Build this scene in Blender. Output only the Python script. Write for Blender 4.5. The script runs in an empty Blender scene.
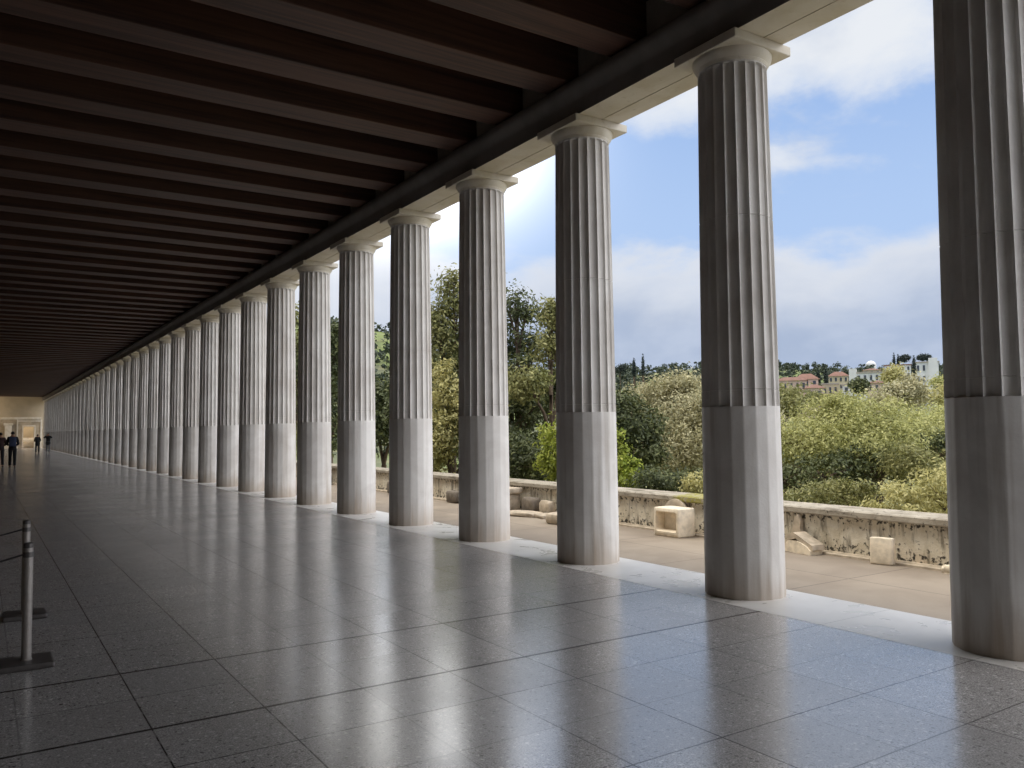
import bpy, bmesh, math, random
import numpy as np
from mathutils import Vector, Matrix, noise

random.seed(7)
sc = bpy.context.scene
C = sc.collection
PI = math.pi

# ------------------------------------------------------------------ camera
FPX, PITCH, YAW, ROLL, EYE = 815.32, 0.054965, 0.577432, -0.010514, 1.5938
_F = Vector((math.sin(YAW) * math.cos(PITCH), math.cos(YAW) * math.cos(PITCH), math.sin(PITCH)))
_R0 = Vector((math.cos(YAW), -math.sin(YAW), 0))
_U0 = _R0.cross(_F)
_R = _R0 * math.cos(ROLL) + _U0 * math.sin(ROLL)
_U = -_R0 * math.sin(ROLL) + _U0 * math.cos(ROLL)
EYEP = Vector((0, 0, EYE))


def at(px, py, depth):
    """world point seen at pixel px,py at a camera depth in metres"""
    return EYEP + (_F + _R * ((px - 512) / FPX) - _U * ((py - 384) / FPX)) * depth


cam_d = bpy.data.cameras.new('camera')
cam_d.sensor_width = 36.0
cam_d.lens = FPX / 1024 * 36.0
cam_d.clip_end = 3000
cam = bpy.data.objects.new('camera', cam_d)
C.objects.link(cam)
M = Matrix((( _R.x, _U.x, -_F.x, 0), (_R.y, _U.y, -_F.y, 0), (_R.z, _U.z, -_F.z, EYE), (0, 0, 0, 1)))
cam.matrix_world = M
sc.camera = cam

# ------------------------------------------------------------------ helpers


def lin(r, g=None, b=None):
    if g is None:
        r, g, b = r
    def f(c):
        c /= 255.0
        return c / 12.92 if c <= 0.04045 else ((c + 0.055) / 1.055) ** 2.4
    return (f(r), f(g), f(b), 1.0)


class NT:
    """tiny node-graph writer"""
    def __init__(self, tree):
        self.t = tree
        self.n = tree.nodes
        self.l = tree.links

    def node(self, kind, **kw):
        nd = self.n.new(kind)
        for k, v in kw.items():
            setattr(nd, k, v)
        return nd

    def put(self, sock, v):
        if isinstance(v, bpy.types.NodeSocket):
            self.l.new(v, sock)
        else:
            sock.default_value = v

    def m(self, op, a, b=None, c=None, clamp=False):
        nd = self.node('ShaderNodeMath', operation=op)
        nd.use_clamp = clamp
        self.put(nd.inputs[0], a)
        if b is not None:
            self.put(nd.inputs[1], b)
        if c is not None:
            self.put(nd.inputs[2], c)
        return nd.outputs[0]

    def step(self, v, lo, hi, a=0.0, b=1.0):
        nd = self.node('ShaderNodeMapRange', interpolation_type='SMOOTHSTEP')
        self.put(nd.inputs['Value'], v)
        nd.inputs['From Min'].default_value = lo
        nd.inputs['From Max'].default_value = hi
        nd.inputs['To Min'].default_value = a
        nd.inputs['To Max'].default_value = b
        return nd.outputs[0]

    def mix(self, fac, a, b, blend='MIX'):
        nd = self.node('ShaderNodeMix', data_type='RGBA', blend_type=blend)
        self.put(nd.inputs[0], fac)
        self.put(nd.inputs[6], a)
        self.put(nd.inputs[7], b)
        return nd.outputs[2]

    def noise(self, vec, scale, detail=3.0, rough=0.55, dist=0.0):
        nd = self.node('ShaderNodeTexNoise')
        if vec is not None:
            self.l.new(vec, nd.inputs['Vector'])
        nd.inputs['Scale'].default_value = scale
        nd.inputs['Detail'].default_value = detail
        nd.inputs['Roughness'].default_value = rough
        nd.inputs['Distortion'].default_value = dist
        return nd.outputs[0]

    def vec(self, x, y, z):
        nd = self.node('ShaderNodeCombineXYZ')
        for i, v in enumerate((x, y, z)):
            self.put(nd.inputs[i], v)
        return nd.outputs[0]

    def scalev(self, vec, s):
        nd = self.node('ShaderNodeVectorMath', operation='MULTIPLY')
        self.l.new(vec, nd.inputs[0])
        nd.inputs[1].default_value = s
        return nd.outputs[0]

    def obj(self):
        return self.node('ShaderNodeTexCoord').outputs['Object']

    def pos(self):
        return self.node('ShaderNodeNewGeometry').outputs['Position']

    def bump(self, h, strength=0.3, dist=0.02):
        nd = self.node('ShaderNodeBump')
        nd.inputs['Strength'].default_value = strength
        nd.inputs['Distance'].default_value = dist
        self.l.new(h, nd.inputs['Height'])
        return nd.outputs[0]


def new_mat(name):
    m = bpy.data.materials.new(name)
    m.use_nodes = True
    nt = NT(m.node_tree)
    b = m.node_tree.nodes['Principled BSDF']
    return m, nt, b


def simple(name, rgb, rough=0.7, var=0.15, scale=6.0, metallic=0.0, bump=0.0):
    m, nt, b = new_mat(name)
    c = lin(rgb)
    n = nt.noise(nt.obj(), scale, 4.0)
    dark = tuple(x * (1 - var) for x in c[:3]) + (1,)
    lite = tuple(min(1, x * (1 + var)) for x in c[:3]) + (1,)
    nt.l.new(nt.mix(nt.step(n, .3, .7), dark, lite), b.inputs['Base Color'])
    b.inputs['Roughness'].default_value = rough
    b.inputs['Metallic'].default_value = metallic
    if bump:
        nt.l.new(nt.bump(n, bump), b.inputs['Normal'])
    return m


# ---------------- materials
def mat_marble():
    m, nt, b = new_mat('weathered_marble')
    p = nt.pos()
    rnd = nt.node('ShaderNodeObjectInfo').outputs['Random']
    sep = nt.node('ShaderNodeSeparateXYZ')
    nt.l.new(p, sep.inputs[0])
    streak = nt.noise(nt.scalev(p, (9, 9, .55)), 1.0, 5.0, .6)
    blotch = nt.noise(p, 1.6, 4.0, .6, .6)
    base = nt.mix(nt.step(blotch, .3, .72), lin(208, 204, 199), lin(230, 228, 224))
    base = nt.mix(nt.m('MULTIPLY', nt.step(streak, .5, .72), .42), base, lin(158, 146, 130))
    foot = nt.m('MULTIPLY', nt.step(nt.m('ADD', sep.outputs[2], nt.m('MULTIPLY', streak, -.7)), -.42, .12, 1, 0), .6)
    base = nt.mix(foot, base, lin(150, 126, 98))
    base = nt.mix(nt.m('MULTIPLY', rnd, .18), base, lin(196, 182, 164))
    nt.l.new(base, b.inputs['Base Color'])
    b.inputs['Roughness'].default_value = .6
    fine = nt.noise(p, 45, 4.0)
    nt.l.new(nt.bump(fine, .12, .01), b.inputs['Normal'])
    return m


def mat_cream_marble(joints):
    m, nt, b = new_mat('cream_block_marble' if joints else 'cream_marble')
    p = nt.pos()
    n = nt.noise(p, 1.7, 5.0, .6, .8)
    f = nt.noise(p, 14, 4.0)
    base = nt.mix(nt.step(n, .35, .7), lin(226, 219, 205), lin(210, 200, 178))
    base = nt.mix(nt.m('MULTIPLY', nt.step(f, .58, .8), .3), base, lin(150, 128, 96))
    # butt joints of the blocks, one over every column
    sep = nt.node('ShaderNodeSeparateXYZ')
    nt.l.new(p, sep.inputs[0])
    fr = nt.m('FRACT', nt.m('MULTIPLY', nt.m('SUBTRACT', sep.outputs[1], 3.01), 1 / 2.42))
    ln = nt.m('LESS_THAN', nt.m('ABSOLUTE', nt.m('SUBTRACT', fr, .985)), .0018)
    base = nt.mix(nt.m('MULTIPLY', ln, .7 if joints else 0.0), base, lin(70, 60, 50))
    nt.l.new(base, b.inputs['Base Color'])
    b.inputs['Roughness'].default_value = .6
    nt.l.new(nt.bump(f, .1, .01), b.inputs['Normal'])
    return m


def mat_floor():
    m, nt, b = new_mat('terrazzo_tiles')
    p = nt.pos()
    sep = nt.node('ShaderNodeSeparateXYZ')
    nt.l.new(p, sep.inputs[0])
    X, Y = sep.outputs[0], sep.outputs[1]
    T = .605
    u = nt.m('DIVIDE', nt.m('SUBTRACT', X, .807), T)
    v = nt.m('DIVIDE', nt.m('SUBTRACT', Y, 3.01), T)
    iu, iv = nt.m('FLOOR', u), nt.m('FLOOR', v)
    wn = nt.node('ShaderNodeTexWhiteNoise', noise_dimensions='2D')
    nt.l.new(nt.vec(iu, iv, 0.0), wn.inputs['Vector'])
    tile = wn.outputs['Value']
    # joints: distance to nearest line, strength varies from line to line
    def joint(c, off, phase):
        near = nt.m('FLOOR', nt.m('ADD', c, .5))
        d = nt.m('MULTIPLY', nt.m('ABSOLUTE', nt.m('SUBTRACT', c, near)), T)
        w = nt.node('ShaderNodeTexWhiteNoise', noise_dimensions='1D')
        nt.l.new(nt.m('ADD', near, phase), w.inputs['W'])
        strength = nt.step(w.outputs['Value'], .1, .9, .3, .95)
        line = nt.step(d, .0028, .0065, 1, 0)
        return nt.m('MULTIPLY', line, strength), d
    ju, du = joint(u, 0, 3.3)
    jv, dv = joint(v, 0, 11.7)
    # the two cross joints that stand open and dark
    def open_joint(y0):
        return nt.step(nt.m('ABSOLUTE', nt.m('SUBTRACT', Y, y0)), .010, .018, 1, 0)
    op = nt.m('MAXIMUM', open_joint(3.01 + 3 * T), open_joint(3.01 + 5 * T))
    brk = nt.noise(p, 7.0, 2.0)
    jn = nt.m('MULTIPLY', nt.m('MAXIMUM', ju, jv), nt.step(brk, .28, .48, .45, 1.0))
    jn = nt.m('MAXIMUM', jn, op)
    # chips
    dn = nt.node('ShaderNodeTexNoise')
    nt.l.new(p, dn.inputs['Vector'])
    dn.inputs['Scale'].default_value = 30
    dv = nt.node('ShaderNodeVectorMath', operation='MULTIPLY_ADD')
    nt.l.new(dn.outputs['Color'], dv.inputs[0])
    dv.inputs[1].default_value = (.035, .035, .035)
    nt.l.new(p, dv.inputs[2])

    def chips(scale, keep, lo, hi):
        vo = nt.node('ShaderNodeTexVoronoi')
        vo.inputs['Scale'].default_value = scale
        nt.l.new(dv.outputs[0], vo.inputs['Vector'])
        vsep = nt.node('ShaderNodeSeparateColor')
        nt.l.new(vo.outputs['Color'], vsep.inputs[0])
        on = nt.m('GREATER_THAN', vsep.outputs[0], keep)
        dk = nt.m('GREATER_THAN', vsep.outputs[1], .72)
        shape = nt.step(vo.outputs['Distance'], lo, hi, 1, 0)
        return nt.m('MULTIPLY', on, shape), nt.m('MULTIPLY', dk, shape)
    chip, chip2 = chips(34, .66, .2, .42)
    chip3, chip4 = chips(75, .55, .2, .5)
    chip = nt.m('MAXIMUM', chip, nt.m('MULTIPLY', chip3, .7))
    chip2 = nt.m('MAXIMUM', chip2, nt.m('MULTIPLY', chip4, .8))
    ns = nt.noise(p, 110, 3.0)
    big = nt.noise(p, 1.1, 4.0)
    base = nt.mix(nt.step(ns, .35, .65), lin(136, 133, 130), lin(190, 186, 182))
    base = nt.mix(nt.m('MULTIPLY', chip, .8), base, lin(226, 221, 214))
    base = nt.mix(nt.m('MULTIPLY', chip2, .75), base, lin(66, 60, 58))
    base = nt.mix(nt.step(tile, 0, 1, 0, .38), base, lin(152, 149, 147))
    base = nt.mix(nt.step(big, .45, .8, 0, .35), base, lin(140, 132, 126))
    base = nt.mix(nt.m('MULTIPLY', jn, .92), base, lin(26, 23, 21))
    nt.l.new(base, b.inputs['Base Color'])
    r = nt.m('ADD', nt.m('MULTIPLY', tile, .05), nt.m('MULTIPLY', big, .10))
    r = nt.m('ADD', r, nt.m('MULTIPLY', ns, .06))
    r = nt.m('ADD', r, .095)
    nt.l.new(r, b.inputs['Roughness'])
    b.inputs['IOR'].default_value = 2.6
    nt.l.new(nt.m('MULTIPLY_ADD', jn, -.45, .5), b.inputs['Specular IOR Level'])
    h = nt.m('MULTIPLY', ns, .015)
    h = nt.m('ADD', h, nt.m('MULTIPLY', nt.noise(p, 9.0, 3.0), .02))
    nt.l.new(nt.bump(h, .12, .004), b.inputs['Normal'])
    return m


def mat_stylobate():
    m, nt, b = new_mat('pale_step_marble')
    p = nt.pos()
    sep = nt.node('ShaderNodeSeparateXYZ')
    nt.l.new(p, sep.inputs[0])
    n = nt.noise(p, 2.2, 5.0, .6, .5)
    f = nt.noise(p, 26, 4.0)
    base = nt.mix(nt.step(n, .3, .7), lin(204, 199, 191), lin(218, 215, 209))
    base = nt.mix(nt.step(f, .5, .8, 0, .1), base, lin(196, 186, 170))
    fr = nt.m('FRACT', nt.m('DIVIDE', nt.m('SUBTRACT', sep.outputs[1], 3.01 + .605), 1.21))
    ln = nt.m('LESS_THAN', nt.m('ABSOLUTE', nt.m('SUBTRACT', fr, .5)), .0028)
    base = nt.mix(nt.m('MULTIPLY', ln, .6), base, lin(80, 74, 66))
    nt.l.new(base, b.inputs['Base Color'])
    nt.l.new(nt.step(n, .2, .8, .22, .42), b.inputs['Roughness'])
    return m


def mat_terrace():
    m, nt, b = new_mat('terrace_paving')
    p = nt.pos()
    sep = nt.node('ShaderNodeSeparateXYZ')
    nt.l.new(p, sep.inputs[0])
    n = nt.noise(p, .9, 5.0, .6, .4)
    f = nt.noise(p, 30, 4.0)
    ux = nt.m('DIVIDE', nt.m('SUBTRACT', sep.outputs[0], 9.98), 1.85)
    uy = nt.m('DIVIDE', nt.m('SUBTRACT', sep.outputs[1], 6.95), 2.42)
    wn = nt.node('ShaderNodeTexWhiteNoise', noise_dimensions='2D')
    nt.l.new(nt.vec(nt.m('FLOOR', ux), nt.m('FLOOR', uy), 0.0), wn.inputs['Vector'])
    base = nt.mix(nt.step(n, .3, .7), lin(134, 121, 105), lin(154, 141, 124))
    base = nt.mix(nt.step(wn.outputs['Value'], 0, 1, 0, .45), base, lin(122, 111, 99))
    base = nt.mix(nt.step(f, .5, .85, 0, .3), base, lin(118, 102, 88))
    dx = nt.m('MULTIPLY', nt.m('ABSOLUTE', nt.m('SUBTRACT', ux, nt.m('ROUND', ux))), 1.85)
    dy = nt.m('MULTIPLY', nt.m('ABSOLUTE', nt.m('SUBTRACT', uy, nt.m('ROUND', uy))), 2.42)
    j = nt.step(nt.m('MINIMUM', dx, dy), .006, .014, 1, 0)
    base = nt.mix(nt.m('MULTIPLY', j, .75), base, lin(84, 72, 62))
    nt.l.new(base, b.inputs['Base Color'])
    b.inputs['Roughness'].default_value = .8
    nt.l.new(nt.bump(f, .15, .01), b.inputs['Normal'])
    return m


def mat_parapet(coping=False):
    m, nt, b = new_mat('stained_coping' if coping else 'stained_plaster')
    p = nt.pos()
    sep = nt.node('ShaderNodeSeparateXYZ')
    nt.l.new(p, sep.inputs[0])
    n = nt.noise(p, 2.4, 6.0, .65, .7)
    f = nt.noise(p, 13, 5.0, .65)
    st = nt.noise(nt.scalev(p, (6, 6, 1.2)), 1.0, 5.0, .65)
    if coping:
        base = nt.mix(nt.step(n, .3, .7), lin(178, 169, 153), lin(146, 137, 121))
        base = nt.mix(nt.step(nt.noise(nt.scalev(p, (5, 1.6, 5)), 1.0, 6.0, .7, .5), .53, .66, 0, .8), base, lin(96, 86, 72))
        base = nt.mix(nt.step(f, .56, .7, 0, .85), base, lin(58, 52, 44))
        my = nt.step(nt.m('ABSOLUTE', nt.m('SUBTRACT', sep.outputs[1], 11.35)), .45, .75, 1, 0)
        my = nt.m('MULTIPLY', my, nt.step(f, .36, .5))
        base = nt.mix(nt.m('MULTIPLY', my, .85), base, lin(140, 134, 52))
    else:
        base = nt.mix(nt.step(n, .32, .68), lin(222, 214, 196), lin(200, 188, 164))
        base = nt.mix(nt.step(nt.noise(p, .7, 3.0), .55, .72, 0, .35), base, lin(190, 150, 104))
        base = nt.mix(nt.step(st, .50, .66, 0, .8), base, lin(112, 103, 88))
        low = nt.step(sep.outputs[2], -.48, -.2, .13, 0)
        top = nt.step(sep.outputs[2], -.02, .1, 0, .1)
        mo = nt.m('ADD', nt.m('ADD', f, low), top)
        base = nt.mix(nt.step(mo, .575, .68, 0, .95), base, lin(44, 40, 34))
    nt.l.new(base, b.inputs['Base Color'])
    b.inputs['Roughness'].default_value = .9
    nt.l.new(nt.bump(nt.m('ADD', f, n), .5, .03), b.inputs['Normal'])
    return m


def mat_wood():
    m, nt, b = new_mat('dark_beam_wood')
    p = nt.pos()
    rnd = nt.node('ShaderNodeObjectInfo').outputs['Random']
    off = nt.node('ShaderNodeVectorMath', operation='ADD')
    nt.l.new(nt.scalev(p, (.5, 14, 14)), off.inputs[0])
    nt.l.new(nt.vec(nt.m('MULTIPLY', rnd, 40), 0.0, 0.0), off.inputs[1])
    g = nt.noise(off.outputs[0], 1.0, 6.0, .65, .3)
    base = nt.mix(nt.step(g, .3, .7), lin(56, 35, 27), lin(98, 66, 50))
    base = nt.mix(nt.m('MULTIPLY', rnd, .3), base, lin(80, 60, 50))
    nt.l.new(base, b.inputs['Base Color'])
    b.inputs['Roughness'].default_value = .58
    nt.l.new(nt.bump(g, .15, .01), b.inputs['Normal'])
    return m


def mat_leaf(name, a, b_, c, trans=.35):
    """per-leaf random colour between a, b and a few c leaves"""
    m, nt, b = new_mat(name)
    ri = nt.node('ShaderNodeNewGeometry').outputs['Random Per Island']
    col = nt.mix(nt.step(ri, 0, .85), lin(a), lin(b_))
    col = nt.mix(nt.m('GREATER_THAN', ri, .9), col, lin(c))
    big = nt.noise(nt.pos(), .9, 2.0)
    col = nt.mix(nt.step(big, .35, .7, 0, .45), col, lin(c))
    out = m.node_tree.nodes['Material Output']
    nt.l.new(col, b.inputs['Base Color'])
    b.inputs['Roughness'].default_value = .55
    b.inputs['Specular IOR Level'].default_value = .3
    tr = nt.node('ShaderNodeBsdfTranslucent')
    nt.l.new(col, tr.inputs[0])
    mx = nt.node('ShaderNodeMixShader')
    mx.inputs[0].default_value = trans
    nt.l.new(b.outputs[0], mx.inputs[1])
    nt.l.new(tr.outputs[0], mx.inputs[2])
    nt.l.new(mx.outputs[0], out.inputs[0])
    return m


MARBLE = mat_marble()
CREAM = mat_cream_marble(False)
BLOCKS = mat_cream_marble(True)
FLOOR = mat_floor()
STEP = mat_stylobate()
TERR = mat_terrace()
PLASTER = mat_parapet(False)
COPING = mat_parapet(True)
WOOD = mat_wood()
BOARD = simple('dark_ceiling_boards', (48, 36, 31), .7, .2, 3)
GREYSTONE = simple('grey_architrave_marble', (172, 166, 158), .6, .14, 2.5, bump=.1)
SHADE_FACE = simple('shade_toned_inner_face', (128, 123, 118), .55, .14, 2.5, bump=.1)  # architrave inner face and moulding: interior shade put into a darker stone colour
WALLP = simple('beige_wall_plaster', (186, 172, 148), .85, .1, .8)
WALLS = simple('stone_wall_blocks', (134, 116, 90), .8, .2, 1.2)
WALLEND = simple('end_wall_blocks', (178, 164, 142), .8, .22, 1.4)
ROOFM = simple('roof_tiles', (150, 110, 90), .8, .1)
EARTH = simple('dry_green_earth', (104, 104, 62), .95, .35, .25)
STONE_A = simple('white_marble_fragment', (226, 212, 188), .8, .16, 7, bump=.5)
STONE_B = simple('grey_weathered_stone', (178, 164, 144), .85, .25, 6, bump=.6)
STONE_D = simple('dark_weathered_stone', (112, 102, 90), .9, .3, 6, bump=.6)
STEEL = simple('brushed_steel', (150, 144, 138), .5, .08, 30, metallic=.4)
DARKMETAL = simple('dark_metal', (92, 88, 86), .4, .1, 20, metallic=.5)
ROPE = simple('dark_cord', (36, 32, 34), .8, .2, 60)
BARK = simple('tree_bark', (92, 76, 60), .9, .3, 8, bump=.5)

# ---------------- objects


def link(o, parent=None):
    C.objects.link(o)
    if parent is not None:
        o.parent = parent
    return o


def obj(name, bm, mat, parent=None, smooth=None):
    me = bpy.data.meshes.new(name)
    bm.to_mesh(me)
    bm.free()
    if mat is not None:
        me.materials.append(mat)
    if smooth is not None:
        for p in me.polygons:
            p.use_smooth = True
        me.set_sharp_from_angle(angle=math.radians(smooth))
    return link(bpy.data.objects.new(name, me), parent)


def tag(o, label, cat, group=None, kind=None):
    if label:
        o['label'] = label
    if cat:
        o['category'] = cat
    if group:
        o['group'] = group
    if kind:
        o['kind'] = kind
    return o


def thing(name, label, cat, loc=(0, 0, 0), rz=0.0, group=None):
    o = bpy.data.objects.new(name, None)
    o.empty_display_size = .1
    o.location = loc
    o.rotation_euler = (0, 0, rz)
    C.objects.link(o)
    return tag(o, label, cat, group)


def struct(o):
    o['kind'] = 'structure'
    return o


def bx(bm, x0, x1, y0, y1, z0, z1):
    vs = [bm.verts.new(p) for p in ((x0, y0, z0), (x1, y0, z0), (x1, y1, z0), (x0, y1, z0),
                                    (x0, y0, z1), (x1, y0, z1), (x1, y1, z1), (x0, y1, z1))]
    for f in ((0, 3, 2, 1), (4, 5, 6, 7), (0, 1, 5, 4), (1, 2, 6, 5), (2, 3, 7, 6), (3, 0, 4, 7)):
        bm.faces.new([vs[i] for i in f])
    return vs


def box(*a):
    bm = bmesh.new()
    bx(bm, *a)
    return bm


def bevel(bm, w, seg=2):
    bmesh.ops.bevel(bm, geom=list(bm.edges), offset=w, segments=seg, affect='EDGES', profile=.6)
    return bm


def lathe(bm, prof, n=40, cx=0, cy=0):
    rings = []
    for r, z in prof:
        rings.append([bm.verts.new((cx + r * math.cos(2 * PI * i / n), cy + r * math.sin(2 * PI * i / n), z)) for i in range(n)])
    for a, b in zip(rings, rings[1:]):
        for i in range(n):
            bm.faces.new((a[i], a[(i + 1) % n], b[(i + 1) % n], b[i]))
    bm.faces.new(list(reversed(rings[0])))
    bm.faces.new(rings[-1])
    return bm


def extrude_profile_y(bm, prof, y0, y1):
    """closed x,z profile swept along y"""
    a = [bm.verts.new((x, y0, z)) for x, z in prof]
    b = [bm.verts.new((x, y1, z)) for x, z in prof]
    n = len(prof)
    for i in range(n):
        bm.faces.new((a[i], a[(i + 1) % n], b[(i + 1) % n], b[i]))
    bm.faces.new(list(reversed(a)))
    bm.faces.new(b)
    bmesh.ops.recalc_face_normals(bm, faces=list(bm.faces))
    return bm


def tube(bm, pts, radii, n=8):
    """tapered tube along points"""
    pts = [Vector(p) for p in pts]
    rings = []
    for i, p in enumerate(pts):
        d = (pts[min(i + 1, len(pts) - 1)] - pts[max(i - 1, 0)]).normalized()
        u = d.cross(Vector((0, 0, 1)))
        if u.length < 1e-3:
            u = d.cross(Vector((1, 0, 0)))
        u.normalize()
        v = d.cross(u)
        r = radii[i] if isinstance(radii, (list, tuple)) else radii
        rings.append([bm.verts.new(p + (u * math.cos(2 * PI * k / n) + v * math.sin(2 * PI * k / n)) * r) for k in range(n)])
    for a, b in zip(rings, rings[1:]):
        for k in range(n):
            bm.faces.new((a[k], b[k], b[(k + 1) % n], a[(k + 1) % n]))
    bm.faces.new(rings[0])
    bm.faces.new(list(reversed(rings[-1])))
    bmesh.ops.recalc_face_normals(bm, faces=list(bm.faces))
    return bm


ONES = 'zeroth first second third fourth fifth sixth seventh eighth ninth tenth eleventh twelfth thirteenth fourteenth fifteenth sixteenth seventeenth eighteenth nineteenth'.split()
TENS = {20: ('twentieth', 'twenty'), 30: ('thirtieth', 'thirty'), 40: ('fortieth', 'forty')}


def ordinal(n):
    if n < 20:
        return ONES[n]
    t, r = n // 10 * 10, n % 10
    return TENS[t][0] if r == 0 else TENS[t][1] + '-' + ONES[r]


# ================================================================== SETTING
DX, Y0, S = 6.1876, 3.0116, 2.42        # column axis line, first column, spacing
NCOL = 43
YB, YE = -7.0, 107.0                     # ends of the hall
XL = -7.0
TZ = -.5                                 # terrace level

struct(obj('floor', box(XL, 5.67, YB, YE, -.5, 0), FLOOR))
struct(obj('trim_1', bevel(box(5.67, 6.64, YB, YE + 6, -.25, 0), .008, 1), STEP))         # stylobate
bm = box(6.60, 7.0, YB, YE + 6, -.499, -.25)
struct(obj('trim_2', bm, STEP))                                                           # step below
struct(obj('floor_terrace', box(6.98, 11.72, YB - 8, YE + 30, -.9, TZ), TERR))

# parapet wall
struct(obj('wall_parapet', box(11.70, 12.08, YB - 8, YE + 30, -3.6, .13), PLASTER))
bm = extrude_profile_y(bmesh.new(), [(11.62, .12), (11.61, .14), (11.61, .215), (11.64, .235), (12.14, .255), (12.18, .235), (12.18, .12)], YB - 8, YE + 30)
struct(obj('trim_coping', bm, COPING))
bm = extrude_profile_y(bmesh.new(), [(11.52, TZ), (11.52, TZ + .03), (11.56, TZ + .04), (11.58, TZ + .012), (11.63, TZ + .012), (11.66, TZ + .05), (11.72, TZ + .05), (11.72, TZ)], YB - 8, YE + 30)
struct(obj('trim_gutter', bm, STONE_B))

# entablature: two parallel architrave beams, moulding course, frieze behind beams
Z1 = 5.305
yb, ye = YB, YE
prof = [(5.845, Z1), (5.845, 5.47)]
for i in range(1, 9):
    t = i / 8
    prof.append((5.845 - .07 * (t * t * (3 - 2 * t)), 5.47 + .17 * t))
for i in range(1, 8):
    a = PI / 2 * i / 7
    prof.append((5.775 + .05 * (1 - math.cos(a)), 5.64 + .095 * math.sin(a)))
prof += [(5.86, 5.75), (6.19, 5.75), (6.19, Z1)]
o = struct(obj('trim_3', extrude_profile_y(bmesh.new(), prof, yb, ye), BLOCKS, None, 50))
o.data.materials.append(SHADE_FACE)
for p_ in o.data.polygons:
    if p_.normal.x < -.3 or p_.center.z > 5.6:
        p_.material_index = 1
struct(obj('trim_4', extrude_profile_y(bmesh.new(), [(6.203, Z1), (6.203, 5.75), (6.50, 5.75), (6.50, 5.66), (6.47, 5.65), (6.47, Z1)], yb, ye + 6), BLOCKS))
struct(obj('wall_frieze', box(5.97, 6.56, yb, ye + 6, 5.75, 6.32), GREYSTONE))
struct(obj('ceiling', box(XL, 5.99, YB, YE, 6.22, 6.34), BOARD))
bm = box(XL - .6, 6.95, YB - .6, YE + 6, 6.34, 6.6)
struct(obj('roof', bm, ROOFM))
struct(obj('wall_left', box(XL - .5, XL, YB - .5, YE + .5, -.5, 6.34), WALLS))
struct(obj('wall_back', box(XL, 6.5, YB - .5, YB, -.5, 6.34), WALLS))

# end wall with a lit doorway


def end_x(px, py=434):
    d = _F + _R * ((px - 512) / FPX) - _U * ((py - 384) / FPX)
    return d.x * YE / d.y


def end_z(px, py):
    d = _F + _R * ((px - 512) / FPX) - _U * ((py - 384) / FPX)
    return EYE + d.z * YE / d.y


dx0, dx1, dz = end_x(23.2), end_x(34.2), end_z(28, 426.5)
bm = bmesh.new()
bx(bm, XL, dx0, YE, YE + .6, -.5, 3.3)
bx(bm, dx1, 5.67, YE, YE + .6, -.5, 3.3)
bx(bm, dx0, dx1, YE, YE + .6, dz, 3.3)
bx(bm, 5.67, 6.3, YE, YE + .6, -.5, 3.3)
struct(obj('wall_end_lower', bm, WALLEND))
struct(obj('wall_end_upper', box(XL, 6.3, YE, YE + .6, 3.3, 6.34), WALLP))
struct(obj('trim_5', bevel(box(XL, 5.75, YE - .16, YE + .02, 3.22, 3.48), .03), CREAM))
bm = bmesh.new()
for a, b in ((end_x(16.6), end_x(17.9)), (end_x(40.3), end_x(41.8))):
    bx(bm, a, b, YE - .12, YE + .02, 0, 3.22)
bx(bm, end_x(16.6), end_x(41.8), YE - .1, YE + .02, 2.98, 3.12)
struct(obj('trim_6', bm, CREAM))
bm = bmesh.new()
bx(bm, dx0 - .12, dx0, YE - .08, YE + .1, 0, dz + .14)
bx(bm, dx1, dx1 + .12, YE - .08, YE + .1, 0, dz + .14)
bx(bm, dx0, dx1, YE - .08, YE + .1, dz, dz + .14)
struct(obj('door_1', bm, CREAM))
# stair room beyond the doorway
bm = bmesh.new()
bx(bm, dx0 - 1.2, dx0 - 1.0, YE + .6, YE + 5, -.5, 3.6)
bx(bm, dx1 + 1.0, dx1 + 1.2, YE + .6, YE + 5, -.5, 3.6)
bx(bm, dx0 - 1.2, dx1 + 1.2, YE + 5, YE + 5.2, -.5, 3.6)
bx(bm, dx0 - 1.2, dx1 + 1.2, YE + .6, YE + 5.2, 3.4, 3.6)
bx(bm, dx0 - 1.0, dx1 + 1.0, YE + .59, YE + 5, -.5, 0)
struct(obj('wall_stair_room', bm, WALLP))
st = thing('staircase', 'pale stone steps rising inside the lit doorway of the end wall', 'stairs', ((dx0 + dx1) / 2, YE + 1.0, 0))
for i in range(6):
    obj('step', bevel(box(-.95, .95, .34 * i, .34 * (i + 1) + .02 + (.9 if i == 5 else 0), 0 if i == 0 else 0, .19 * (i + 1)), .012, 1), STEP, st)
pl = thing('pier', 'pale stone pier against the end wall behind the two walkers', 'pier', (end_x(8), YE - .3, 0))
obj('shaft', bevel(box(-.33, .33, -.24, .26, .2, 2.55), .03), CREAM, pl)
obj('base', bevel(box(-.45, .45, -.3, .28, 0, .2), .03), CREAM, pl)
obj('cap', bevel(box(-.46, .46, -.3, .28, 2.55, 2.8), .05), CREAM, pl)

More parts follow.
